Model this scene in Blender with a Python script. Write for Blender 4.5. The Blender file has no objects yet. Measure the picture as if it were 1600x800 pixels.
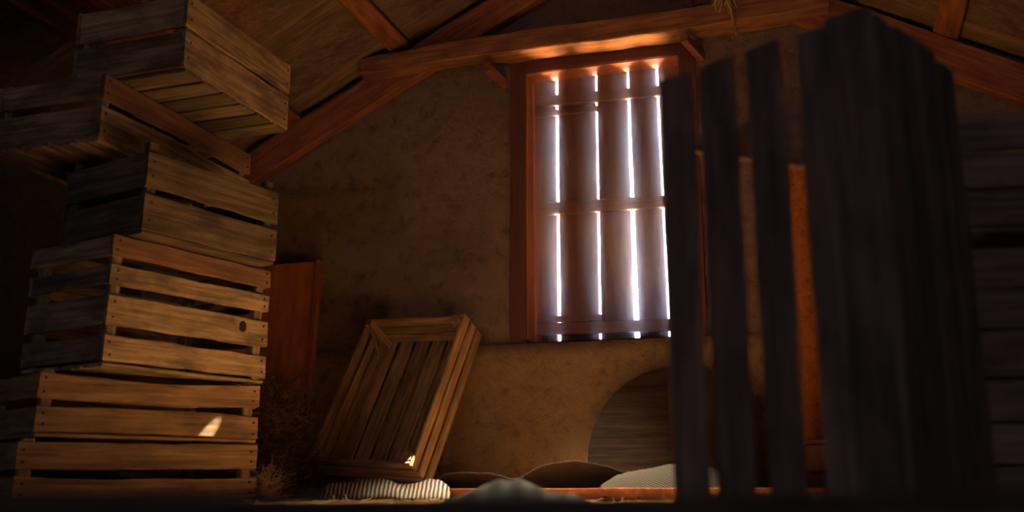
import bpy, bmesh, math, random
from mathutils import Vector, Matrix, noise
rnd = random.Random(7)
SC = bpy.context.scene
COL = SC.collection

# ------------------------------------------------------------------ camera
F = 1540.0
PITCH = math.atan(350 / F)
CAM = Vector((0, 0, .06))
cp, sp = math.cos(PITCH), math.sin(PITCH)
cd = bpy.data.cameras.new('camera')
cam = bpy.data.objects.new('camera', cd)
COL.objects.link(cam)
cam.location = CAM
cam.rotation_euler = (math.pi / 2 + PITCH, 0, 0)
cd.sensor_width = 36.0
cd.lens = 36.0 * F / 1600
cd.clip_start = .02
cd.dof.use_dof = True
cd.dof.focus_distance = 3.5
cd.dof.aperture_fstop = 2.0
SC.camera = cam

# room frame: s runs along the gable wall, n runs from it into the room
P0 = Vector((.35, 3.9, 0))
U = Vector((3.166, -1, 0)).normalized()
N = Vector((U.y, -U.x, 0))
def R(s, n, z): return P0 + U * s + N * n + Vector((0, 0, z))
Z = Vector((0, 0, 1))

# ------------------------------------------------------------------ light
FLECK1 = (-.868, 2.822, .178)
FLECK2 = (-.352, 3.53, .150)
SC.view_settings.view_transform = 'Standard'
SC.view_settings.look = 'None'
SC.view_settings.gamma = 1
SC.view_settings.exposure = 0.0
w = bpy.data.worlds.new('sky')
SC.world = w
w.use_nodes = True
bg = w.node_tree.nodes['Background']
bg.inputs[0].default_value = (.72, .76, 1.0, 1)
bg.inputs[1].default_value = 30.0

def aim(o, target):
    o.rotation_euler = (Vector(target) - o.location).to_track_quat('-Z', 'Y').to_euler()
def area(name, loc, target, sx, sy, power, color, portal=False):
    l = bpy.data.lights.new(name, 'AREA')
    l.shape = 'RECTANGLE'; l.size = sx; l.size_y = sy
    l.energy = power; l.color = color
    o = bpy.data.objects.new(name, l); COL.objects.link(o)
    o.location = loc; aim(o, target)
    if portal: l.cycles.is_portal = True
    return o
def spot(name, loc, target, power, color, angle, blend, radius):
    l = bpy.data.lights.new(name, 'SPOT')
    l.energy = power; l.color = color; l.spot_size = angle; l.spot_blend = blend
    l.shadow_soft_size = radius
    o = bpy.data.objects.new(name, l); COL.objects.link(o)
    o.location = loc; aim(o, target)
    return o
# sky through the shuttered window and an opening added behind the camera for cool fill
area('window_daylight', R(.03, -.16, 1.2), R(.03, 1, 1.2), .76, 1.26, 1, (1, 1, 1), True)
area('rear_fill_portal', R(.92, 12.14, 1.34), R(.92, 5, 1.34), .68, .58, 1, (1, 1, 1), True)
# sunlit ground outside, seen from below the window
area('sunlit_ground_bounce', R(.05, -1.3, -.9), R(.05, -.1, 1.1), 2.4, 1.2, 20000, (1, .52, .17))
# spots added under the closed roof: warm floor patch, then lower-wall fill
spot('floor_fill_spot', R(.32, .74, 2.12), R(.18, 1.48, 0), 2500, (1, .76, .50), math.radians(36), .5, .03)
spot('lower_wall_fill_spot', R(.02, .52, 2.12), R(.0, .54, 0), 650, (1, .76, .50), math.radians(31), .5, .03)
# two narrow spots added under the roof draw sun flecks on stack and tipped crate
spot('sun_fleck_stack', Vector((.70, 3.30, 2.0)), FLECK1, 3200, (1, .80, .55), math.radians(1.0), .9, .001)
spot('sun_fleck_crate', Vector((.25, 3.30, 2.05)), FLECK2, 2600, (1, .82, .6), math.radians(1.0), .25, .001)

# ------------------------------------------------------------------ materials
def mat_base(name, rough=.85):
    m = bpy.data.materials.new(name); m.use_nodes = True
    nt = m.node_tree
    b = nt.nodes['Principled BSDF']; b.inputs['Roughness'].default_value = rough
    b.inputs['Specular IOR Level'].default_value = .25
    return m, nt, b
def ramp(nt, stops):
    r = nt.nodes.new('ShaderNodeValToRGB')
    e = r.color_ramp.elements
    while len(e) < len(stops): e.new(.5)
    for i, (p, c) in enumerate(stops):
        e[i].position = p; e[i].color = (*c, 1)
    return r
def coords(nt, scale, rand=True):
    tc = nt.nodes.new('ShaderNodeTexCoord')
    mp = nt.nodes.new('ShaderNodeMapping'); mp.inputs['Scale'].default_value = scale
    if rand:
        oi = nt.nodes.new('ShaderNodeObjectInfo')
        ml = nt.nodes.new('ShaderNodeVectorMath'); ml.operation = 'SCALE'; ml.inputs[0].default_value = (13, 7, 5)
        nt.links.new(oi.outputs['Random'], ml.inputs['Scale'])
        ad = nt.nodes.new('ShaderNodeVectorMath')
        nt.links.new(tc.outputs['Object'], ad.inputs[0]); nt.links.new(ml.outputs[0], ad.inputs[1])
        nt.links.new(ad.outputs[0], mp.inputs['Vector'])
    else:
        nt.links.new(tc.outputs['Object'], mp.inputs['Vector'])
    return mp
def tex(nt, vec, scale, detail=6, rough=.6, dist=0):
    n = nt.nodes.new('ShaderNodeTexNoise')
    n.inputs['Scale'].default_value = scale; n.inputs['Detail'].default_value = detail
    n.inputs['Roughness'].default_value = rough; n.inputs['Distortion'].default_value = dist
    nt.links.new(vec.outputs[0], n.inputs['Vector'])
    return n
def mix(nt, mode, fac, a, b):
    m = nt.nodes.new('ShaderNodeMix'); m.data_type = 'RGBA'; m.blend_type = mode
    for sock, v in ((m.inputs[0], fac), (m.inputs[6], a), (m.inputs[7], b)):
        if isinstance(v, (int, float)): sock.default_value = v
        elif isinstance(v, tuple): sock.default_value = (*v, 1)
        else: nt.links.new(v, sock)
    return m.outputs[2]
def bump(nt, b, h, strength, dist):
    n = nt.nodes.new('ShaderNodeBump'); n.inputs['Strength'].default_value = strength; n.inputs['Distance'].default_value = dist
    nt.links.new(h, n.inputs['Height']); nt.links.new(n.outputs[0], b.inputs['Normal'])
def wood(name, dark, light, stain=(.05, .04, .035), stain_amt=.5, rough=.85, bmp=.9, vary=.3, gs=1.0):
    m, nt, b = mat_base(name, rough)
    g = tex(nt, coords(nt, (2.2 * gs, 46 * gs, 46 * gs)), 1.6, 8, .65, .6)
    r = ramp(nt, [(.37, dark), (.50, tuple((a + c) / 2 for a, c in zip(dark, light))), (.63, light)])
    nt.links.new(g.outputs[0], r.inputs[0])
    p = tex(nt, coords(nt, (5, 14, 14)), 1.2, 5, .6)
    pr = ramp(nt, [(.44, (0, 0, 0)), (.62, (stain_amt,) * 3), (.8, (min(1, stain_amt * 1.4),) * 3)])
    nt.links.new(p.outputs[0], pr.inputs[0])
    c = mix(nt, 'MIX', pr.outputs[0], r.outputs[0], stain)
    oi = nt.nodes.new('ShaderNodeObjectInfo')
    mr = nt.nodes.new('ShaderNodeMapRange'); mr.inputs[3].default_value = 1 - vary; mr.inputs[4].default_value = 1 + vary * .6
    nt.links.new(oi.outputs['Random'], mr.inputs[0])
    c = mix(nt, 'MULTIPLY', 1.0, c, mr.outputs[0])
    nt.links.new(c, b.inputs['Base Color'])
    bump(nt, b, g.outputs[0], bmp, .004)
    return m
def mud(name, c1, c2, flecks=True, scale=1.0, cracks=True):
    m, nt, b = mat_base(name, .95)
    v = coords(nt, (1, 1, 1), False)
    big = tex(nt, v, 2.2 * scale, 6, .62)
    mid = tex(nt, v, 16 * scale, 8, .68, .4)
    fine = tex(nt, v, 120, 5, .7)
    r = ramp(nt, [(.32, c1), (.68, c2)]); nt.links.new(big.outputs[0], r.inputs[0])
    r2 = ramp(nt, [(.30, (.42, .38, .36)), (.47, (1, 1, 1)), (.8, (1.3, 1.25, 1.15))]); nt.links.new(mid.outputs[0], r2.inputs[0])
    c = mix(nt, 'MULTIPLY', .8, r.outputs[0], r2.outputs[0])
    sp_ = ramp(nt, [(.66, (0, 0, 0)), (.74, (.5, .5, .5))])
    st = tex(nt, v, 7, 3, .5, 1.2); nt.links.new(st.outputs[0], sp_.inputs[0])
    c = mix(nt, 'MIX', sp_.outputs[0], c, (.05, .033, .025))
    if flecks:   # chopped straw in the daub
        mp = nt.nodes.new('ShaderNodeMapping'); mp.inputs['Scale'].default_value = (30, 30, 85)
        mp.inputs['Rotation'].default_value = (.3, .6, .2)
        nt.links.new(v.outputs[0], mp.inputs[0])
        f = tex(nt, mp, 1.6, 2, .5, 3.5)
        fr = ramp(nt, [(.70, (0, 0, 0)), (.74, (.5, .5, .5))]); nt.links.new(f.outputs[0], fr.inputs[0])
        c = mix(nt, 'MIX', fr.outputs[0], c, (.52, .36, .18))
    nt.links.new(c, b.inputs['Base Color'])
    ad = nt.nodes.new('ShaderNodeMath'); ad.operation = 'MULTIPLY_ADD'; ad.inputs[1].default_value = 2.2
    nt.links.new(mid.outputs[0], ad.inputs[0]); nt.links.new(fine.outputs[0], ad.inputs[2])
    bump(nt, b, ad.outputs[0], 1.0, .014)
    return m
def cloth_mat(name, c1, c2, freq, axis='X', dirt=.4):
    m, nt, b = mat_base(name, .95)
    v = coords(nt, (1, 1, 1), False)
    wv = nt.nodes.new('ShaderNodeTexWave'); wv.bands_direction = axis
    wv.inputs['Scale'].default_value = freq; wv.inputs['Distortion'].default_value = 1.5; wv.inputs['Detail'].default_value = 1
    nt.links.new(v.outputs[0], wv.inputs['Vector'])
    r = ramp(nt, [(.25, c1), (.75, c2)]); nt.links.new(wv.outputs[0], r.inputs[0])
    p = tex(nt, v, 14, 5, .6)
    c = mix(nt, 'MULTIPLY', dirt, r.outputs[0], p.outputs[1])
    nt.links.new(c, b.inputs['Base Color'])
    bump(nt, b, wv.outputs[0], .5, .003)
    b.inputs['Specular IOR Level'].default_value = .05
    return m

M = {}
M['crate'] = wood('weathered_crate_wood', (.21, .15, .092), (.50, .38, .245), (.07, .055, .045), .65)
M['crate_dark'] = wood('dark_dirty_crate_wood', (.08, .06, .042), (.20, .152, .10), (.05, .04, .033), .7)
M['crate_warm'] = wood('warm_crate_wood', (.23, .14, .07), (.48, .32, .17), (.08, .055, .04), .45)
M['rubbed'] = wood('reddish_crate_wood', (.19, .10, .06), (.31, .175, .105), (.09, .06, .05), .5)
M['front_crate'] = wood('grey_old_wood', (.20, .145, .11), (.36, .26, .20), (.06, .05, .05), .5)
M['timber'] = wood('orange_brown_timber', (.20, .075, .038), (.37, .145, .068), (.10, .04, .022), .55, .8, .7, .12)
M['beam'] = wood('brown_beam_timber', (.20, .09, .05), (.37, .18, .09), (.09, .04, .025), .55, .8, .7, .05)
M['roof'] = wood('brown_roof_board', (.135, .093, .062), (.26, .18, .122), (.09, .07, .05), .6, .9, .5, .2, .6)
M['shutter'] = wood('red_brown_shutter_wood', (.18, .075, .045), (.29, .13, .078), (.11, .05, .035), .35, .55, .35, .12)
M['casing'] = wood('dark_red_window_frame', (.09, .034, .026), (.13, .05, .036), (.12, .05, .035), .3, .5, .2, .05)
M['reveal'] = wood('grazing_lit_reveal', (.42, .14, .055), (.58, .21, .085), (.25, .09, .045), .3, .5, .2, .05)  # frame paint made brighter: grazing daylight put into the colour
M['stick'] = wood('bright_orange_stick', (.62, .36, .13), (.82, .52, .22))
M['panel'] = wood('orange_red_board', (.40, .135, .055), (.52, .19, .085), (.20, .08, .045), .4, .6, .15, .05, .4)
M['plank'] = wood('dark_floor_plank', (.13, .09, .075), (.22, .155, .12), (.04, .03, .03), .5)
M['floor'] = wood('worn_floor_board', (.40, .22, .09), (.62, .40, .19), (.16, .10, .06), .5)
M['wall'] = mud('brown_mud_plaster', (.22, .160, .122), (.34, .25, .19), False)
M['wall_low'] = mud('straw_daub_plaster', (.28, .19, .11), (.43, .30, .18), True)
M['wall_side'] = mud('dark_side_plaster', (.06, .048, .042), (.10, .08, .068), False)  # side and rear walls, a darker plaster than the far gable
M['post'] = mud('sunlit_mud_orange', (.50, .16, .035), (.62, .23, .06), False, 2.0)  # warm light on the mud wall, put into the post's base colour
M['disc'] = wood('dark_board', (.022, .016, .013), (.045, .032, .025), (.06, .042, .03), .2, .8, .3)
M['disc'].node_tree.nodes['Principled BSDF'].inputs['Specular IOR Level'].default_value = 0
M['straw'] = wood('dry_straw', (.40, .26, .11), (.62, .45, .22), (.3, .2, .1), .3)
M['hay'] = wood('old_dark_hay', (.26, .16, .07), (.48, .32, .15), (.16, .10, .05), .4)
M['stripe'] = cloth_mat('striped_ticking', (.035, .033, .03), (.26, .235, .20), 26, 'X', .5)
M['black_cloth'] = cloth_mat('dark_sacking', (.025, .019, .015), (.05, .04, .03), 60, 'X', .3)
M['grey_cloth'] = cloth_mat('ribbed_grey_cloth', (.014, .0125, .010), (.040, .036, .028), 50, 'DIAGONAL', .4)
M['soft_cloth'] = cloth_mat('dark_grey_cloth', (.022, .024, .024), (.048, .050, .050), 8, 'X', .4)
M['nail'] = mat_base('rusty_nail', .7)[0]
M['nail'].node_tree.nodes['Principled BSDF'].inputs['Base Color'].default_value = (.02, .014, .012, 1)
def rust():
    m, nt, b = mat_base('rusty_iron', .8)
    t = tex(nt, coords(nt, (1, 1, 1)), 30, 8, .7)
    r = ramp(nt, [(.35, (.05, .018, .012)), (.55, (.16, .055, .022)), (.7, (.30, .12, .035))])
    nt.links.new(t.outputs[0], r.inputs[0]); nt.links.new(r.outputs[0], b.inputs['Base Color'])
    bump(nt, b, t.outputs[0], .6, .003)
    return m
M['rust'] = rust()

# ------------------------------------------------------------------ builders
W = {}
def link(name, me, mat, parent=None, mtx=None):
    o = bpy.data.objects.new(name, me)
    if me is not None and mat is not None and not me.materials: me.materials.append(mat)
    COL.objects.link(o)
    mtx = mtx or Matrix.Identity(4)
    if parent is not None:
        o.parent = parent; o.matrix_parent_inverse = W[parent.name].inverted()
    o.matrix_basis = mtx
    W[o.name] = mtx.copy()
    return o
def tag(o, label=None, cat=None, group=None, kind=None):
    if label: o['label'] = label
    if cat: o['category'] = cat
    if group: o['group'] = group
    if kind: o['kind'] = kind
    return o
def thing(name, loc, label, cat, group=None, mtx=None):
    o = link(name, None, None, None, mtx or Matrix.Translation(loc))
    o.empty_display_size = .05
    return tag(o, label, cat, group)
def mesh(name, verts, faces, smooth=False):
    me = bpy.data.meshes.new(name); me.from_pydata([tuple(v) for v in verts], [], faces); me.update()
    if smooth: me.polygons.foreach_set('use_smooth', [True] * len(me.polygons))
    return me
def frame(A, B, up):
    A, B = Vector(A), Vector(B)
    x = (B - A).normalized(); up = Vector(up)
    y = (up - x * up.dot(x)).normalized(); z = x.cross(y)
    return Matrix(((x.x, y.x, z.x, A.x), (x.y, y.y, z.y, A.y), (x.z, y.z, z.z, A.z), (0, 0, 0, 1))), (B - A).length
def board_mesh(name, L, wd, t, seed=0, nx=6, jit=.0018, ch=.0025, bow=0, w1=None, edge_bow=0, endjit=.002):
    r = random.Random(seed); w1 = wd if w1 is None else w1
    V, Fc = [], []
    eo = [r.uniform(-endjit, endjit) for _ in range(4)]
    for i in range(nx + 1):
        f = i / nx
        a = wd * (1 - f) + w1 * f
        k = 4 * f * (1 - f)
        yl, yh = -a / 2 + r.uniform(-jit, jit) + edge_bow * k, a / 2 + r.uniform(-jit, jit) + edge_bow * k
        zl, zh = -t / 2 + bow * k, t / 2 + bow * k
        c = ch
        ring = [(yl + c, zl), (yh - c, zl), (yh, zl + c), (yh, zh - c), (yh - c, zh), (yl + c, zh), (yl, zh - c), (yl, zl + c)]
        for j, (y, z) in enumerate(ring):
            x = f * L
            if i == 0: x += eo[0] if y > 0 else eo[1]
            if i == nx: x += eo[2] if y > 0 else eo[3]
            V.append((x, y, z))
    for i in range(nx):
        for j in range(8):
            a, b = i * 8 + j, i * 8 + (j + 1) % 8
            Fc.append((a, b, b + 8, a + 8))
    Fc.append(tuple(range(7, -1, -1))); Fc.append(tuple(nx * 8 + j for j in range(8)))
    return mesh(name, V, Fc)
SEED = [100]
def board(name, A, B, up, wd, t, mat, parent=None, **kw):
    m, L = frame(A, B, up)
    SEED[0] += 1
    return link(name, board_mesh(name, L, wd, t, seed=SEED[0], **kw), mat, parent, m)
def ngon_mesh(name, pts, depth):
    """prism from local 2-D outline (x,y), extruded along z"""
    n = len(pts)
    V = [(x, y, 0) for x, y in pts] + [(x, y, depth) for x, y in pts]
    Fc = [tuple(range(n - 1, -1, -1)), tuple(range(n, 2 * n))] + [(i, (i + 1) % n, n + (i + 1) % n, n + i) for i in range(n)]
    return mesh(name, V, Fc)
def unproj_dir(x, y):
    a, b = (x - 800) / F, (400 - y) / F
    return Vector((a, cp - b * sp, sp + b * cp))
def atY(x, y, Y):
    d = unproj_dir(x, y); return CAM + d * (Y / d.y)

# ------------------------------------------------------------------ room shell
TH = .14
def roof_z(s, extra=0.0):
    return min(2.418 + .51 * s, 2.511 - .563 * s) + extra
HOLE = (-.3725, .424, .597, 1.845)
LEDGE = .597
def wall_mesh():
    """gable wall above the ledge: front skin with a ragged window hole, thin subdivided grid"""
    bm = bmesh.new()
    r = random.Random(3)
    def P(s, z, n): return R(s, n, z)
    xs = []
    s = -2.3
    while s < 2.21: xs.append(s); s += .06
    zs = []
    z = LEDGE - .02
    while z < 2.55: zs.append(z); z += .04
    def snap(a, vals):
        for v in vals:
            i = min(range(len(a)), key=lambda k: abs(a[k] - v)); a[i] = v
    snap(xs, (HOLE[0], HOLE[1])); snap(zs, (HOLE[3],))
    g = {}
    def vert(i, j):
        if (i, j) in g: return g[i, j]
        s, z = xs[i], min(zs[j], roof_z(xs[i], .03))
        d = noise.noise(Vector((s * 3, z * 3, 1))) * .010 + noise.noise(Vector((s * 11, z * 11, 4))) * .004
        if abs(s - HOLE[0]) < 1e-6 and z < HOLE[3]:
            d = .002; s += .004 * noise.noise(Vector((3, 1, z * 9))) + .003 * noise.noise(Vector((1, 5, z * 30))) - .002
        g[i, j] = bm.verts.new(P(s, z, d)); return g[i, j]
    for i in range(len(xs) - 1):
        for j in range(len(zs) - 1):
            sc, zc = (xs[i] + xs[i + 1]) / 2, (zs[j] + zs[j + 1]) / 2
            if HOLE[0] < sc < HOLE[1] and zc < HOLE[3]: continue
            if zs[j] > max(roof_z(xs[i]), roof_z(xs[i + 1])) + .06: continue
            vs = [vert(i, j), vert(i + 1, j), vert(i + 1, j + 1), vert(i, j + 1)]
            try: bm.faces.new(vs)
            except ValueError: pass
    bmesh.ops.remove_doubles(bm, verts=bm.verts, dist=1e-5)
    bmesh.ops.recalc_face_normals(bm, faces=bm.faces)
    if sum(f.normal.dot(N) for f in bm.faces) < 0: bmesh.ops.reverse_faces(bm, faces=bm.faces)
    me = bpy.data.meshes.new('wall_far'); bm.to_mesh(me); bm.free()
    me.polygons.foreach_set('use_smooth', [True] * len(me.polygons))
    return me
wf = link('wall_far', wall_mesh(), M['wall']); tag(wf, kind='structure')
so = wf.modifiers.new('thick', 'SOLIDIFY'); so.thickness = TH; so.offset = -1
# lower part of the gable wall stands proud, with a ragged worn ledge
def low_wall():
    V, Fc = [], []
    ns, nz = 90, 12
    for i in range(ns + 1):
        s = -2.3 + 4.5 * i / ns
        for j in range(nz + 1):
            f = j / nz
            zt = LEDGE + .006 * noise.noise(Vector((s * 6, 2, 2)))
            z = zt * f - .05 * (1 - f)
            d = .035 + noise.noise(Vector((s * 3, z * 3, 7))) * .008 + noise.noise(Vector((s * 12, z * 12, 9))) * .004
            if j == nz: d -= .008
            V.append(R(s, d, z))
        V.append(R(s, -.01, LEDGE + .004)); V.append(R(s, -TH, LEDGE + .004)); V.append(R(s, -TH, -.05))
    k = nz + 4
    for i in range(ns):
        for j in range(k - 1):
            a = i * k + j
            Fc.append((a, a + k, a + k + 1, a + 1))
    return mesh('wall_far', V, Fc, True)
wl = link('wall_ledge', low_wall(), M['wall_low'], wf)
def slab(name, corners, t, mat, kind='structure', parent=None):
    c = [Vector(p) for p in corners]
    nrm = (c[1] - c[0]).cross(c[3] - c[0]).normalized() * t
    if t < 0: c = [p + nrm for p in c]; nrm = -nrm
    V = c + [p + nrm for p in c]
    Fc = [(3, 2, 1, 0), (4, 5, 6, 7)] + [(i, (i + 1) % 4, 4 + (i + 1) % 4, 4 + i) for i in range(4)]
    o = link(name, mesh(name, V, Fc), mat, parent)
    if kind: o['kind'] = kind
    return o
BACK = 12.0
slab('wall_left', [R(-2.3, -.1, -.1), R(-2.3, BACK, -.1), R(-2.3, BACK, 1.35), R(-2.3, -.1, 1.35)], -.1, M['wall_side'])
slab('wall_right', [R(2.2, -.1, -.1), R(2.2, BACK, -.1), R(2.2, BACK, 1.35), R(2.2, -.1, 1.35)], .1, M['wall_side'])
# rear gable behind the camera, its opening added to let in cool fill
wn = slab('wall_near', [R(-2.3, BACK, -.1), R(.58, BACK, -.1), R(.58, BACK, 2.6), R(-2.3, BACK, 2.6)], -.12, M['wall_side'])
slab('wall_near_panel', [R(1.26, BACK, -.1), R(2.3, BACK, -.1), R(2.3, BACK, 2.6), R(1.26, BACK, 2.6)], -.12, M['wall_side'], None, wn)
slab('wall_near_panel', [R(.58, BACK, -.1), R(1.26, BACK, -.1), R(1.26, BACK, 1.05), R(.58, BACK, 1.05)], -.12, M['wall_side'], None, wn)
slab('wall_near_panel', [R(.58, BACK, 1.63), R(1.26, BACK, 1.63), R(1.26, BACK, 2.6), R(.58, BACK, 2.6)], -.12, M['wall_side'], None, wn)
fl = slab('floor', [R(-2.35, -.1, -.03), R(2.25, -.1, -.03), R(2.25, BACK + .1, -.03), R(-2.35, BACK + .1, -.03)], .05, M['floor'])
nb = 36
for i in range(nb):
    a = .03 + i * .155
    board('floor_board', R(-2.28, a + .077, -.012), R(2.18, a + .077, -.012), N, .151, .024, M['floor'], fl, nx=4)

# roof: boards over purlins over rafters
def roof_side(name, s_eave, sgn):
    zz = lambda s: roof_z(s)
    e, rdg = s_eave, .046
    c = slab(name, [R(e, -.15, zz(e) + .03), R(e, BACK + .1, zz(e) + .03), R(rdg, BACK + .1, zz(rdg) + .03), R(rdg, -.15, zz(rdg) + .03)], .03 * sgn, M['plank'])
    n0 = -.09
    i = 0
    slope = Vector((U * (rdg - e)) + Z * (zz(rdg) - zz(e)))
    nrm = slope.cross(N).normalized()
    if nrm.z < 0: nrm = -nrm
    while n0 < BACK:
        gap = .014 if i % 2 == 0 else .004
        wd = .26 - gap
        off = nrm * (.010 if i % 2 else .004)
        board('roof_board', R(e, n0 + .13, zz(e)) + off, R(rdg, n0 + .13, zz(rdg)) + off, N, wd, .018, M['roof'], c, nx=4, jit=.003)
        n0 += .26; i += 1
    return c
roof_side('ceiling_left', -2.35, -1)
roof_side('ceiling_right', 2.25, 1)

# ------------------------------------------------------------------ roof timbers
def zl(s): return 2.363 + .51 * s
def zr(s): return 2.456 - .563 * s
def rafter(n0, thick, label, side, group=None):
    zf = zl if side < 0 else zr
    a, b = (-2.29, .02) if side < 0 else (2.19, .07)
    h = .138
    dz = .078
    A = R(a, n0, zf(a) - dz); B = R(b, n0, zf(b) - dz)
    o = board('rafter', A, B, Z, h, thick, M['timber'], None, nx=10, jit=.004, ch=.004)
    return tag(o, label, 'rafter', group)
rafter(.032, .055, 'brown sloping rafter along the mud gable wall, rising from behind the crate stack', -1)
rafter(.032, .055, 'dark reddish rafter against the gable wall, falling to the right above the upright slatted crate', 1)
def purlin(s, side, label, group=None, n1=3.4):
    zf = zl if side < 0 else zr
    ang = math.atan(.51 if side < 0 else -.563)
    upn = (U * -math.sin(ang) + Z * math.cos(ang))
    A = R(s, .006, zf(s)) + upn * .024; B = R(s, n1, zf(s)) + upn * .024
    o = board('purlin', A, B, U * math.cos(ang) + Z * math.sin(ang), .092, .044, M['timber'], None, nx=8, jit=.003, ch=.004)
    return tag(o, label, 'purlin', group)
purlin(-.855, -1, 'bright orange purlin crossing the left roof boards above the rafter')
purlin(-1.40, -1, 'reddish purlin low on the left roof, partly behind the topmost crate')
purlin(1.36, 1, 'dull red purlin under the dark right roof boards')
for k in range(4):
    s = -1.60 + k * .062
    A = R(s, 1.16 + .05 * k, zl(s) + .035); B = R(s, 2.6, zl(s) + .035)
    o = board('roof_lath', A, B, U, .026, .022, M['timber'], None, nx=4)
    tag(o, 'thin reddish lath under the left roof, ' + ('farthest left of the four laths', 'second from the left of the four laths', 'third from the left of the four laths', 'nearest the topmost crate of the four laths')[k], 'lath', 'four reddish laths under the roof in the top left corner')
# collar beam above the window, slightly bowed
def collar():
    V, Fc = [], []
    n = 24
    r = random.Random(5)
    for i in range(n + 1):
        f = i / n
        s = -1.03 + f * 1.985
        zb = 1.800 + .046 * f + .012 * math.sin(f * 6) + r.uniform(-.002, .002) + (.006 if f < .05 else 0)
        zt = zb + .082 + .012 * math.sin(f * 3) + r.uniform(-.002, .002)
        n0 = .062 if f < .32 else .02
        n1 = .138 + .004 * math.sin(f * 9)
        for nn, z in ((n0, zb), (n1 - .004, zb), (n1, zb + .005), (n1, zt - .006), (n1 - .006, zt), (n0, zt)):
            V.append(R(s, nn, z))
    for i in range(n):
        for j in range(6):
            a, b = i * 6 + j, i * 6 + (j + 1) % 6
            Fc.append((a, b, b + 6, a + 6))
    Fc.append((0, 1, 2, 3, 4, 5)); Fc.append(tuple(n * 6 + j for j in (5, 4, 3, 2, 1, 0)))
    o0 = Vector(R(-1.03, .1, 1.84)); m, L = frame(R(-1.03, .1, 1.84), R(.955, .1, 1.88), Z)
    inv = m.inverted()
    me = mesh('collar_beam', [inv @ v for v in V], Fc)
    return link('collar_beam', me, M['beam'], None, m)
tag(collar(), 'long brown collar beam across the gable wall above the window', 'beam')
def peg(A, B, label):
    o = board('wall_peg', A, B, Z, .034, .03, M['timber'], None, nx=2, ch=.003)
    tag(o, label, 'peg')
peg(R(-.395, -.01, 1.742), R(-.425, .165, 1.756), 'short wooden peg at the upper left corner of the window frame')
peg(R(.452, -.01, 1.748), R(.400, .165, 1.772), 'short wooden peg at the upper right corner of the window frame')

# ------------------------------------------------------------------ window
win = link('window_1', None, None, None, Matrix.Translation(R(.03, -.05, .6))); tag(win, kind='structure')
def wb(name, s0, z0, s1, z1, up, wd, t, n, mat, **kw):
    return board(name, R(s0, n, z0), R(s1, n, z1), up, wd, t, mat, win, **kw)
SILL = LEDGE + .004
wb('frame_post', -.338, SILL, -.338, 1.85, U, .070, .106, -.044, M['casing'], nx=4, jit=.001)
wb('frame_post', .390, SILL, .390, 1.85, U, .070, .106, -.044, M['casing'], nx=4, jit=.001)
wb('frame_head', -.303, 1.815, .355, 1.815, Z, .082, .106, -.044, M['casing'], nx=4, jit=.001)
wb('frame_sill', -.303, SILL + .008, .355, SILL + .008, Z, .016, .06, -.105, M['casing'], nx=4, jit=.001)
wb('lit_reveal_lining', -.3005, SILL + .016, -.3005, 1.7695, N, .100, .004, -.046, M['reveal'], nx=3, jit=0, ch=.001)  # thin linings added to carry the lit orange of the reveal
wb('lit_reveal_lining', .3525, SILL + .016, .3525, 1.7695, N, .100, .004, -.046, M['reveal'], nx=3, jit=0, ch=.001)
wb('lit_reveal_lining', -.298, 1.7718, .350, 1.7718, N, .100, .004, -.046, M['reveal'], nx=3, jit=0, ch=.001)
NSH = -.113
slits = [(-.194, .010, -.194, .012), (-.017, .007, -.020, .009), (.122, .008, .131, .020), (.247, .009, .262, .010)]  # s_top, width_top, s_bottom, width_bottom
edges = [(-.312, -.312)]
for st, wt, sb, wbm in slits:
    edges.append((st - wt / 2, sb - wbm / 2)); edges.append((st + wt / 2, sb + wbm / 2))
edges.append((.366, .366))
ztop, zbot = 1.786, SILL + .012
for i in range(0, len(edges), 2):
    (lt, lb), (rt, rb) = edges[i], edges[i + 1]
    n = 14; V = []; Fc = []
    r = random.Random(40 + i)
    m, L = frame(R((lb + rb) / 2, NSH, zbot), R((lb + rb) / 2, NSH, ztop), U)
    inv = m.inverted()
    for k in range(n + 1):
        f = k / n; z = zbot + (ztop - zbot) * f
        a = lb + (lt - lb) * f + r.uniform(-.0008, .0008); b = rb + (rt - rb) * f + r.uniform(-.0008, .0008)
        for s, nn in ((a, NSH - .011), (b, NSH - .011), (b, NSH + .009), (b - .002, NSH + .011), (a + .002, NSH + .011), (a, NSH + .009)):
            V.append(inv @ R(s, nn, z))
    for k in range(n):
        for j in range(6):
            p, q = k * 6 + j, k * 6 + (j + 1) % 6
            Fc.append((p, q, q + 6, p + 6))
    Fc.append((0, 1, 2, 3, 4, 5)); Fc.append(tuple(n * 6 + j for j in (5, 4, 3, 2, 1, 0)))
    link('shutter_board', mesh('shutter_board', V, Fc), M['shutter'], win, m)
nb_ = NSH + .011 + .012
wb('shutter_batten', -.288, 1.676, .345, 1.660, Z, .046, .024, nb_, M['shutter'], nx=4)
wb('shutter_batten', -.288, 1.622, -.01, 1.616, Z, .026, .014, nb_ - .005, M['shutter'], nx=4)
wb('shutter_batten', -.288, 1.188, .345, 1.174, Z, .052, .024, nb_, M['shutter'], nx=4)
wb('shutter_batten', -.284, .671, .345, .662, Z, .050, .026, nb_, M['shutter'], nx=4)
wb('shutter_batten', -.284, .712, -.01, .710, Z, .028, .018, nb_ - .003, M['shutter'], nx=4)

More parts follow.
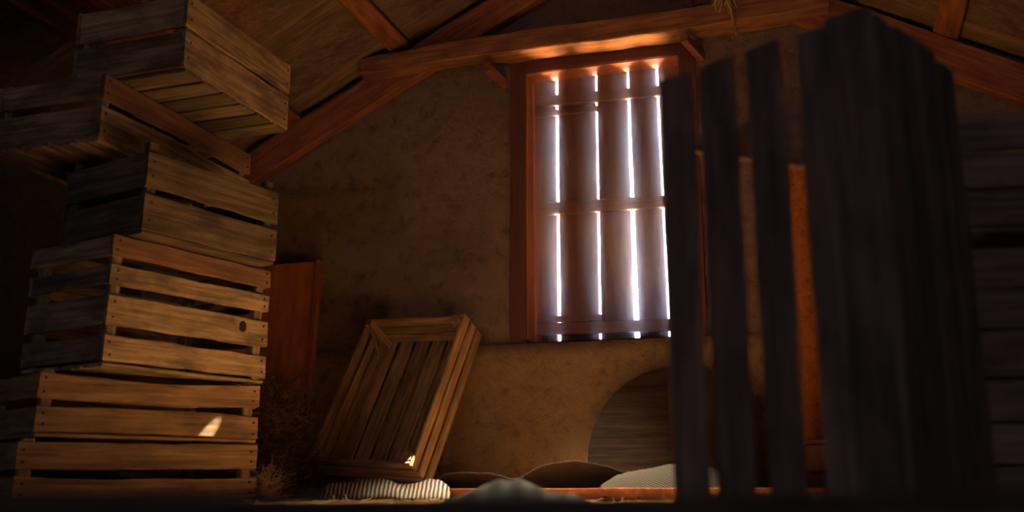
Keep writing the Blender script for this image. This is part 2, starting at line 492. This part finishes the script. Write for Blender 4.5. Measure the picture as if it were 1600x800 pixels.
# ------------------------------------------------------------------ crates
nail_me = None
def nail_mesh():
    V, Fc = [], []
    for j in range(6):
        a = j * math.pi / 3
        V += [(.0038 * math.cos(a), .0038 * math.sin(a), 0), (.003 * math.cos(a), .003 * math.sin(a), .0022)]
    for j in range(6):
        a, b = 2 * j, 2 * ((j + 1) % 6)
        Fc.append((a, b, b + 1, a + 1))
    Fc.append((1, 3, 5, 7, 9, 11))
    return mesh('nail', V, Fc)
NAIL = nail_mesh(); NAIL.materials.append(M['nail'])
def crate(near, ang, L, Wd, z0, H, slats, label, mat=None, post_up=0.0, cross=False, nails=True, top_mat=None, far_slats=None, t=.012, nbot=4):
    a = math.radians(ang)
    d = Vector((math.cos(a), math.sin(a), 0)); q = Vector((-math.sin(a), math.cos(a), 0))
    A = Vector((near[0], near[1], z0))
    root = thing('wooden_crate', A, label, 'crate', 'old wooden crates stacked in the loft')
    m = mat or M['crate']
    P = lambda x, y, z: A + d * x + q * y + Z * z
    # near long side
    for k, sl in enumerate(slats):
        lo, hi = sl[0], sl[1]; kw = sl[2] if len(sl) > 2 else {}
        kw = dict(kw); mm = kw.pop('mat', m); dz = kw.pop('tilt', 0); ex0 = kw.pop('ex0', 0); ex1 = kw.pop('ex1', 0)
        zc = (lo + hi) / 2
        b = board('side_slat', P(0 - ex0, t / 2, zc), P(L + ex1, t / 2, zc + dz), Z, hi - lo, t, mm, root, nx=8, jit=.0022, **kw)
        if nails:
            for x in (.018, L - .018):
                for zz in (lo + (hi - lo) * .28, lo + (hi - lo) * .75):
                    mt = Matrix.Translation(P(x + rnd.uniform(-.004, .004), -.0004, zz + dz * x / L + rnd.uniform(-.004, .004))) @ (-q).to_track_quat('Z', 'Y').to_matrix().to_4x4()
                    link('nail', NAIL, None, b, mt)
        if kw.get('knot'): pass
        board('side_slat', P(0, Wd - t / 2, zc), P(L, Wd - t / 2, zc), Z, hi - lo, t, m, root, nx=3)
    # ends, set between the long sides
    for x in (t / 2 + .001, L - t / 2 - .001):
        for sl in slats:
            zc = (sl[0] + sl[1]) / 2
            board('end_slat', P(x, t + .001, zc), P(x, Wd - t - .001, zc), Z, (sl[1] - sl[0]) * .96, t, m, root, nx=3)
    for x in (t + .016, L - t - .016):
        for y in (t + .014, Wd - t - .014):
            board('corner_post', P(x, y, .002), P(x, y, H + post_up), d, .030, .026, m, root, nx=2, ch=.003)
    if cross:
        n = 6; w_ = L / n
        for k in range(n):
            board('bottom_board', P((k + .5) * w_, 0.001, -.005), P((k + .5) * w_, Wd - .001, -.005), d, w_ - .012, .010, M['crate_dark'], root, nx=2)
    else:
        w_ = (Wd - .002) / nbot
        for k in range(nbot):
            board('bottom_board', P(.002, (k + .5) * w_, -.005), P(L - .002, (k + .5) * w_, -.005), q, w_ - .012, .010, m, root, nx=3)
    return root, P

crate((-1.207, 2.45), 44, .655, .40, .012, .150,
      [(0, .056, {'edge_bow': -.006}), (.072, .141, {'tilt': .006})],
      'brown wooden crate at the bottom of the stack, standing on the floor', M['crate_warm'], 0)
crate((-1.196, 2.5), 44, .625, .40, .176, .158,
      [(0, .066, {'edge_bow': .004}), (.088, .152, {'edge_bow': -.010, 'tilt': .004})],
      'brown wooden crate second from the bottom of the stack, sun-flecked on its lower slat', M['crate_warm'], .003)
rD, PD = crate((-1.04, 2.5), 57.5, .555, .36, .352, .338,
      [(.006, .072), (.098, .178), (.205, .258), (.280, .336, {'mat': M['rubbed']})],
      'tall pale wooden crate with four side slats and a knot hole, mid stack', M['crate'], .0)
# knot hole in the third slat from the top of crate D
a = math.radians(57.5)
kn = mesh('knot', [(.013 * math.cos(j * .5236) * (1 + .15 * math.sin(3 * j)), .017 * math.sin(j * .5236), z) for z in (0, .002) for j in range(12)],
          [tuple(range(12, 24))] + [(j, (j + 1) % 12, 12 + (j + 1) % 12, 12 + j) for j in range(12)])
kq = Vector((math.sin(a), -math.cos(a), 0))
link('knot', kn, M['nail'], rD, Matrix.Translation(PD(.455, -.0002, .150)) @ kq.to_track_quat('Z', 'Y').to_matrix().to_4x4())
crate((-.968, 2.5), 57.5, .475, .36, .702, .216,
      [(0, .098), (.117, .216)],
      'dark grimy wooden crate with corner posts sticking up, third from the top', M['crate_dark'], .030)
crate((-1.103, 2.5), 72.5, .72, .36, .955, .182,
      [(0, .092), (.110, .182, {'mat': M['rubbed']})],
      'long two-slat crate second from the top, twisted away from the others', M['crate'], .006)
crate((-.890, 2.49), 70.7, .52, .38, 1.150, .220,
      [(0, .112), (.122, .220)],
      'topmost wooden crate of the stack, close under the roof boards', M['crate'], 0, cross=True)

# crate tipped back against the wall
BL = atY(479.5, 719, 3.75); La, Wa, Ha = .656, .470, .146
ta, tt, tr = .471, .502, -.043
s_ = Vector((math.cos(ta), -math.sin(ta), 0)); lo_ = Vector((math.sin(tt) * math.sin(ta), math.sin(tt) * math.cos(ta), math.cos(tt)))
nn_ = lo_.cross(s_)
if nn_.y < 0: nn_ = -nn_
sx = s_ * math.cos(tr) + lo_ * math.sin(tr); lx = lo_ * math.cos(tr) - s_ * math.sin(tr)
Q = lambda x, y, h: BL + lx * x + sx * y + nn_ * h      # x up the crate, y across, h from rim to base
tc = thing('tipped_crate', Q(0, Wa / 2, Ha), 'slatted wooden crate tipped back against the wall, its open side to the room', 'crate', 'old wooden crates stacked in the loft')
hw, hg = .042, .012
for k in range(3):
    h = hw / 2 + k * (hw + hg)
    for y in (.006, Wa - .006):
        board('side_slat', Q(-.004, y, h), Q(La + .004, y, h), nn_, hw, .012, M['crate_warm'], tc, nx=6, jit=.002)
    for x in (.006, La - .006):
        board('end_slat', Q(x, .013, h), Q(x, Wa - .013, h), nn_, hw, .012, M['crate_warm'], tc, nx=5, jit=.002)
wj = Wa / 6
for k in range(6):
    board('bottom_board', Q(.002, (k + .5) * wj, Ha + .007), Q(La - .002, (k + .5) * wj, Ha + .007), sx, wj - .019, .010, M['crate_warm'], tc, nx=4)
for x in (.03, La - .03):
    for y in (.03, Wa - .03):
        ext = -.018 if x > .3 else .0
        board('corner_post', Q(x, y, ext), Q(x, y, Ha), lx, .032, .03, M['crate_warm'], tc, nx=2)
ra, rb = Q(.02, .03, Ha + .012), Q(.02, Wa - .03, Ha + .012)
za = min(ra.z, rb.z) - .004
ra.z = rb.z = za / 2
board('rest_block', ra, rb, Vector((0, 1, 0)), .07, za, M['crate_dark'], tc, nx=2)
board('corner_brace', Q(La - .015, .02, -.004), Q(La - .16, .11, .03), nn_, .022, .012, M['crate_warm'], tc, nx=2)

# upright crate close to the camera: we look at its slatted bottom
pa, pb = Vector((.222, 1.417, 0)), Vector((.463, 1.164, 0))
fd = (pb - pa).normalized(); fq = Vector((-fd.y, fd.x, 0))      # away from the camera, to the right
def on_front(px):
    d = unproj_dir(px, 450)
    # intersect vertical plane
    t = ((pa - CAM).dot(fq)) / d.dot(fq)
    return ((CAM + d * t) - pa).dot(fd)
fc = thing('upright_crate', (pa + pb) / 2, 'dark out-of-focus slatted crate standing on end at the right, before the window', 'crate', 'old wooden crates stacked in the loft')
for l, r_ in ((1044, 1095), (1109, 1165), (1186, 1242), (1271, 1323), (1323.5, 1396)):
    a_, b_ = on_front(l), on_front(r_)
    c = pa + fd * (a_ + b_) / 2
    board('slat', c + Z * .004, c + Z * (.652 + rnd.uniform(-.006, .004)), fd, b_ - a_, .013, M['front_crate'], fc, nx=6, ch=.004)
FW = (pb - pa).length; FD = .25
for z, h in ((.022, .040),):
    for k in range(3):
        y = .008 + (k + .5) * (FD / 3)
        board('end_board', pa + fq * y + Z * z, pb + fq * y + Z * z, fq, FD / 3 - .004, h, M['front_crate'], fc, nx=3)
def on_back(px, py):
    d = unproj_dir(px, py)
    return CAM + d * ((pa + fq * (FD - .02) - CAM).dot(fq) / d.dot(fq))
ba, bb = on_back(1085, 186), on_back(1335, 268)
TOPZ = .648
wa, wb_ = max(.03, TOPZ - ba.z), TOPZ - bb.z
ba.z, bb.z = TOPZ - wa / 2, TOPZ - wb_ / 2
board('rim_board', ba, bb, Z, wa, .014, M['front_crate'], fc, nx=3, w1=wb_)
for k in range(4):
    y = -.004 + (k + .5) * (FD / 4)
    c = pb + fq * y - fd * .006
    board('side_slat', c + Z * .004, c + Z * (.64 + rnd.uniform(-.01, .01)), fq, FD / 4 - .001, .012, M['front_crate'], fc, nx=4)

# ------------------------------------------------------------------ things along the wall
# red board
rp = thing('red_board', R(-1.45, .10, 0), 'orange-red wooden board leaning on the wall behind the crate stack', 'board')
board('panel', R(-1.46, .175, .005), R(-1.46, .100, .982), U, .52, .012, M['panel'], rp, nx=6, jit=.001)
board('edge_strip', R(-1.205, .183, .005), R(-1.205, .108, .985), U, .022, .030, M['timber'], rp, nx=4, jit=.001)
# arched dark board
def arch():
    pts = []
    rr = .345
    for k in range(33):
        a = math.pi * (1 - k / 32); pts.append((rr * math.cos(a), .135 + rr * math.sin(a)))
    pts = [(-rr, 0)] + pts + [(rr, 0)]
    o = link('arched_board', ngon_mesh('arched_board', pts, .02), M['disc'])
    x, y = U, (Z * .995 - N * .1).normalized()
    z = x.cross(y)
    c = R(.315, .112, .001)
    m = Matrix(((x.x, y.x, z.x, c.x), (x.y, y.y, z.y, c.y), (x.z, y.z, z.z, c.z), (0, 0, 0, 1)))
    o.matrix_basis = m; W[o.name] = m
    return tag(o, 'dark round-topped board leaning on the lower wall under the window', 'board')
arch()
# added post behind the slats, standing for a sunlit strip of mud wall
def post():
    V, Fc = [], []
    n, k = 26, 16
    for i in range(n + 1):
        z = 1.36 * i / n
        for j in range(k):
            a = 2 * math.pi * j / k
            r_ = .070 + .012 * noise.noise(Vector((math.cos(a) * 2, math.sin(a) * 2, z * 6))) + .006 * noise.noise(Vector((math.cos(a) * 5, math.sin(a) * 5, z * 20)))
            V.append((r_ * math.cos(a), r_ * math.sin(a), z))
    for i in range(n):
        for j in range(k):
            a, b = i * k + j, i * k + (j + 1) % k
            Fc.append((a, b, b + k, a + k))
    Fc.append(tuple(range(k - 1, -1, -1))); Fc.append(tuple(n * k + j for j in range(k)))
    P = R(.80, .16, 0)
    return link('lit_wall_post', mesh('lit_wall_post', V, Fc, True), M['post'], None, Matrix.Translation(P))
tag(post(), 'added orange post standing for a sunlit strip of mud wall, seen through the gaps of the upright crate', 'post')
# low box
lb = thing('low_box', R(.86, .55, 0), 'low dark red wooden box on the floor beyond the upright crate', 'box')
for k in range(2):
    board('side_board', R(.68, .70, .04 + k * .082), R(1.18, .70, .04 + k * .082), Z, .078, .014, M['casing'], lb, nx=3)
    board('side_board', R(.68, .40, .04 + k * .082), R(1.18, .40, .04 + k * .082), Z, .078, .014, M['casing'], lb, nx=3)
    board('end_board', R(.688, .408, .04 + k * .082), R(.688, .692, .04 + k * .082), Z, .078, .014, M['casing'], lb, nx=3)
    board('end_board', R(1.172, .408, .04 + k * .082), R(1.172, .692, .04 + k * .082), Z, .078, .014, M['casing'], lb, nx=3)
board('lid', R(.675, .55, .172), R(1.185, .55, .172), N, .32, .014, M['casing'], lb, nx=3)
# dark pile of crates beyond the upright one, at the right edge of the view
for k, (x, y, an, z, wh) in enumerate(((.80, 1.80, -6, .012, 'bottom'), (.785, 1.79, -9, .252, 'middle'), (.81, 1.80, -4, .525, 'top'))):
    crate((x, y), an, .56, .36, z, .225, [(0, .072), (.076, .148), (.152, .225)],
          'dark unlit crate at the %s of the pile at the right edge' % wh, M['front_crate'], 0, nails=False)
o = board('pile_plank', Vector((.985, 1.69, .496)), Vector((1.42, 1.77, .496)), Vector((0, 1, 0)), .15, .034, M['timber'], None, nx=3)
tag(o, 'brown plank end sticking out between the dark crates at the right edge', 'plank')
# rusty angle iron on the floor
ir = thing('iron_bar', atY(840, 775, 2.95), 'rusty iron angle bar lying along the floor in front of the wall', 'bar')
A, B = atY(396, 771, 3.15), atY(1305, 762, 2.62)
A.z, B.z = .017, .026
board('upright_flange', A, B, Z, .030, .004, M['rust'], ir, nx=12, jit=.001, ch=.001)
off = Vector((.3, .95, 0)).normalized() * .016
board('flat_flange', A + off + Z * -.012, B + off + Z * -.012, off, .030, .004, M['rust'], ir, nx=12, jit=.001, ch=.001)
# foreground plank and short board
o = board('floor_plank', Vector((-1.0, .655, .0225)), Vector((1.0, .655, .0300)), Vector((0, 1, 0)), .16, .046, M['plank'], None, nx=8, jit=.002, ch=.004)
tag(o, 'dark blurred plank lying across the floor closest to the camera', 'plank')

# ------------------------------------------------------------------ cloths
def sheet(name, mat, label, prof, Y, front, back, fz, nu=40, nv=14, amp=.006, seed=0, overhang=0.0, thick=.004, cat='cloth', fscale=20):
    """prof: (px, py_of_ridge) list at depth Y; the sheet falls from the ridge to fz in front and to the floor behind"""
    pts = [atY(x, y, Y) for x, y in prof]
    def ridge(u):
        k = u * (len(pts) - 1); i = min(int(k), len(pts) - 2); f = k - i
        p0, p1, p2, p3 = pts[max(i - 1, 0)], pts[i], pts[i + 1], pts[min(i + 2, len(pts) - 1)]
        return .5 * ((2 * p1) + (p2 - p0) * f + (2 * p0 - 5 * p1 + 4 * p2 - p3) * f * f + (3 * p1 - p0 - 3 * p2 + p3) * f ** 3)
    V, Fc = [], []
    for i in range(nu + 1):
        u = i / nu; rg = ridge(u)
        for j in range(nv + 1):
            v = j / nv
            if v < .45 and front > 0:
                g = v / .45; y = -front * (1 - g) ** 1.0 + overhang * math.sin(g * math.pi); z = fz + (rg.z - fz) * math.sin(g * math.pi / 2)
            else:
                g = (v - .45) / .55 if front > 0 else v
                y = back * g; z = .006 + (rg.z - .006) * (math.cos(g * math.pi) * .5 + .5)
            p = Vector((rg.x, rg.y + y, z))
            d = noise.noise(Vector((p.x * fscale, p.y * fscale, seed))) * amp + noise.noise(Vector((p.x * fscale * 2.7, p.y * fscale * 2.7, seed + 5))) * amp * .4
            p.z = max(p.z + d * min(1, p.z / .03), .004); p.y += d
            V.append(p)
    k = nv + 1
    for i in range(nu):
        for j in range(nv):
            a = i * k + j; Fc.append((a, a + k, a + k + 1, a + 1))
    c = sum((Vector(v) for v in V), Vector()) / len(V); c.z = 0
    o = link(name, mesh(name, [v - c for v in V], Fc, True), mat, None, Matrix.Translation(c))
    md = o.modifiers.new('thick', 'SOLIDIFY'); md.thickness = thick; md.offset = 0
    return tag(o, label, cat)
sheet('striped_cloth', M['stripe'], 'crumpled striped cloth thrown over the rusty bar below the tipped crate',
      [(498, 770), (512, 757), (540, 752), (570, 747), (600, 752), (630, 756), (660, 756), (685, 753), (698, 760), (704, 772)], 2.98, .10, .22, .008, amp=.015, fscale=15, nu=60, nv=20, seed=3)
sheet('dark_sack', M['black_cloth'], 'dark sacking with a sunlit edge, arched above the bar left of the grey cloth',
      [(676, 764), (692, 743), (720, 739), (750, 739), (780, 743), (805, 750), (825, 740), (850, 729), (880, 723), (900, 721), (930, 726), (960, 734), (990, 748), (1000, 760)], 3.02, 0, .22, .01, nu=60, amp=.005, seed=9)
sheet('grey_ribbed_cloth', M['grey_cloth'], 'folded grey ribbed cloth beside the upright crate, on the floor',
      [(938, 760), (955, 748), (980, 739), (1010, 733), (1050, 728), (1090, 730), (1125, 736), (1150, 760)], 2.90, .10, .16, .012, amp=.011, fscale=16, nu=50, nv=20, seed=14)
sheet('dark_grey_rag', M['soft_cloth'], 'blurred dark grey rag on the floor nearer the camera than the bar',
      [(690, 784), (720, 772), (750, 764), (785, 756), (812, 752), (832, 758), (860, 770), (890, 775), (925, 784)], 1.75, .10, .20, .004, amp=.010, seed=21)

# ------------------------------------------------------------------ straw
def strands(name, mat, count, gen, width, segs=4, kind='stuff', label=None, cat=None, seed=1):
    r = random.Random(seed); V, Fc = [], []
    for _ in range(count):
        p, d, L, curl = gen(r)
        side = d.cross(Vector((r.uniform(-1, 1), r.uniform(-1, 1), r.uniform(-1, 1)))).normalized()
        bend = d.cross(side).normalized() * curl
        wv = width * r.uniform(.6, 1.3)
        b0 = len(V)
        s2 = d.cross(side).normalized()
        for i in range(segs + 1):
            f = i / segs
            c = p + d * L * f + bend * (f * f) * L
            c.z = max(c.z, .003)
            for j in range(3):
                a = j * 2.094
                V.append(c + (side * math.cos(a) + s2 * math.sin(a)) * wv * (1 - .5 * f))
        for i in range(segs):
            for j in range(3):
                a, b = b0 + i * 3 + j, b0 + i * 3 + (j + 1) % 3
                Fc.append((a, b, b + 3, a + 3))
    o = link(name, mesh(name, V, Fc), mat)
    if kind: o['kind'] = kind
    return tag(o, label, cat)
def rv(r, zs=.6): return Vector((r.uniform(-1, 1), r.uniform(-1, 1), r.uniform(-zs, zs))).normalized()
def g_heap(r):
    s, n = r.uniform(-1.75, -1.02), r.uniform(.24, .62)
    e = max(0, 1 - ((s + 1.38) / .42) ** 2) * max(0, 1 - ((n - .40) / .30) ** 2)
    z = r.random() ** .7 * .50 * e ** .6
    return R(s, n, z), rv(r), r.uniform(.06, .20), r.uniform(-.5, .5)
strands('hay_heap', M['hay'], 2600, g_heap, .0016, 4, 'stuff', 'dark tangled heap of hay between the crate stack and the tipped crate', 'hay', 2)
def g_tuft(r):
    p = atY(r.gauss(413, 9), 770, 2.98 + r.uniform(-.05, .08)); p.z = abs(r.gauss(0, .035))
    return p, (rv(r) + Z * .5).normalized(), r.uniform(.02, .08), r.uniform(-.6, .6)
strands('straw_tuft', M['straw'], 260, g_tuft, .0011, 4, 'stuff', 'pale straw tuft at the right foot of the crate stack', 'straw', 3)
def g_chaff(r):
    Y = r.uniform(2.35, 3.1); x = r.uniform(-.75, .75)
    p = Vector((x, Y, r.uniform(.002, .008)))
    return p, rv(r, .12), r.uniform(.008, .03), r.uniform(-.3, .3)
strands('floor_chaff', M['straw'], 2600, g_chaff, .0012, 2, 'stuff', 'scattered straw chaff on the floor in front of the bar', 'straw', 4)
def g_bundle(r):
    p = R(.56 + r.gauss(0, .022), .15 + r.uniform(-.02, .02), 1.985 + r.uniform(-.02, .03))
    return p, (Vector((r.gauss(0, .35), r.gauss(0, .2), -1))).normalized(), r.uniform(.05, .13), r.uniform(-.3, .3)
strands('straw_bundle', M['straw'], 60, g_bundle, .003, 4, 'stuff', 'small tuft of dry stalks caught above the collar beam', 'straw', 5)
def g_top(r):
    p = Vector((-.80, 2.62, 1.382)) + Vector((r.gauss(0, .03), r.gauss(0, .07), r.uniform(0, .02)))
    return p, (rv(r) + Z * .3).normalized(), r.uniform(.02, .09), r.uniform(-.6, .6)
strands('straw_wisp', M['timber'], 140, g_top, .0014, 3, 'stuff', 'reddish dry wisp on top of the topmost crate', 'straw', 6)
o = board('hanging_stick', R(.565, .146, 2.03), R(.602, .150, 1.765), U, .017, .014, M['stick'], None, nx=5, w1=.007, ch=.002, jit=.001)
tag(o, 'thin orange stick hanging in front of the collar beam, right of the window', 'stick')
o = board('short_batten', R(.43, .015, 2.06), R(.452, .07, 1.945), U, .042, .024, M['timber'], None, nx=2)
tag(o, 'short orange batten on the gable wall above the collar beam', 'batten')

# dusty air glowing in front of the shutter
vm = bpy.data.materials.new('dusty_air'); vm.use_nodes = True
vn = vm.node_tree; vn.nodes.remove(vn.nodes['Principled BSDF'])
vs = vn.nodes.new('ShaderNodeVolumeScatter'); vs.inputs['Color'].default_value = (.95, .97, 1, 1)
vs.inputs['Density'].default_value = .85; vs.inputs['Anisotropy'].default_value = .86
vn.links.new(vs.outputs[0], vn.nodes['Material Output'].inputs['Volume'])
hz = slab('dust_haze', [R(-.300, -.095, .612), R(.352, -.095, .612), R(.352, .12, .612), R(-.300, .12, .612)], -1.13, vm, 'stuff')
tag(hz, 'dusty air glowing white before the bright slits of the window shutter', 'haze')
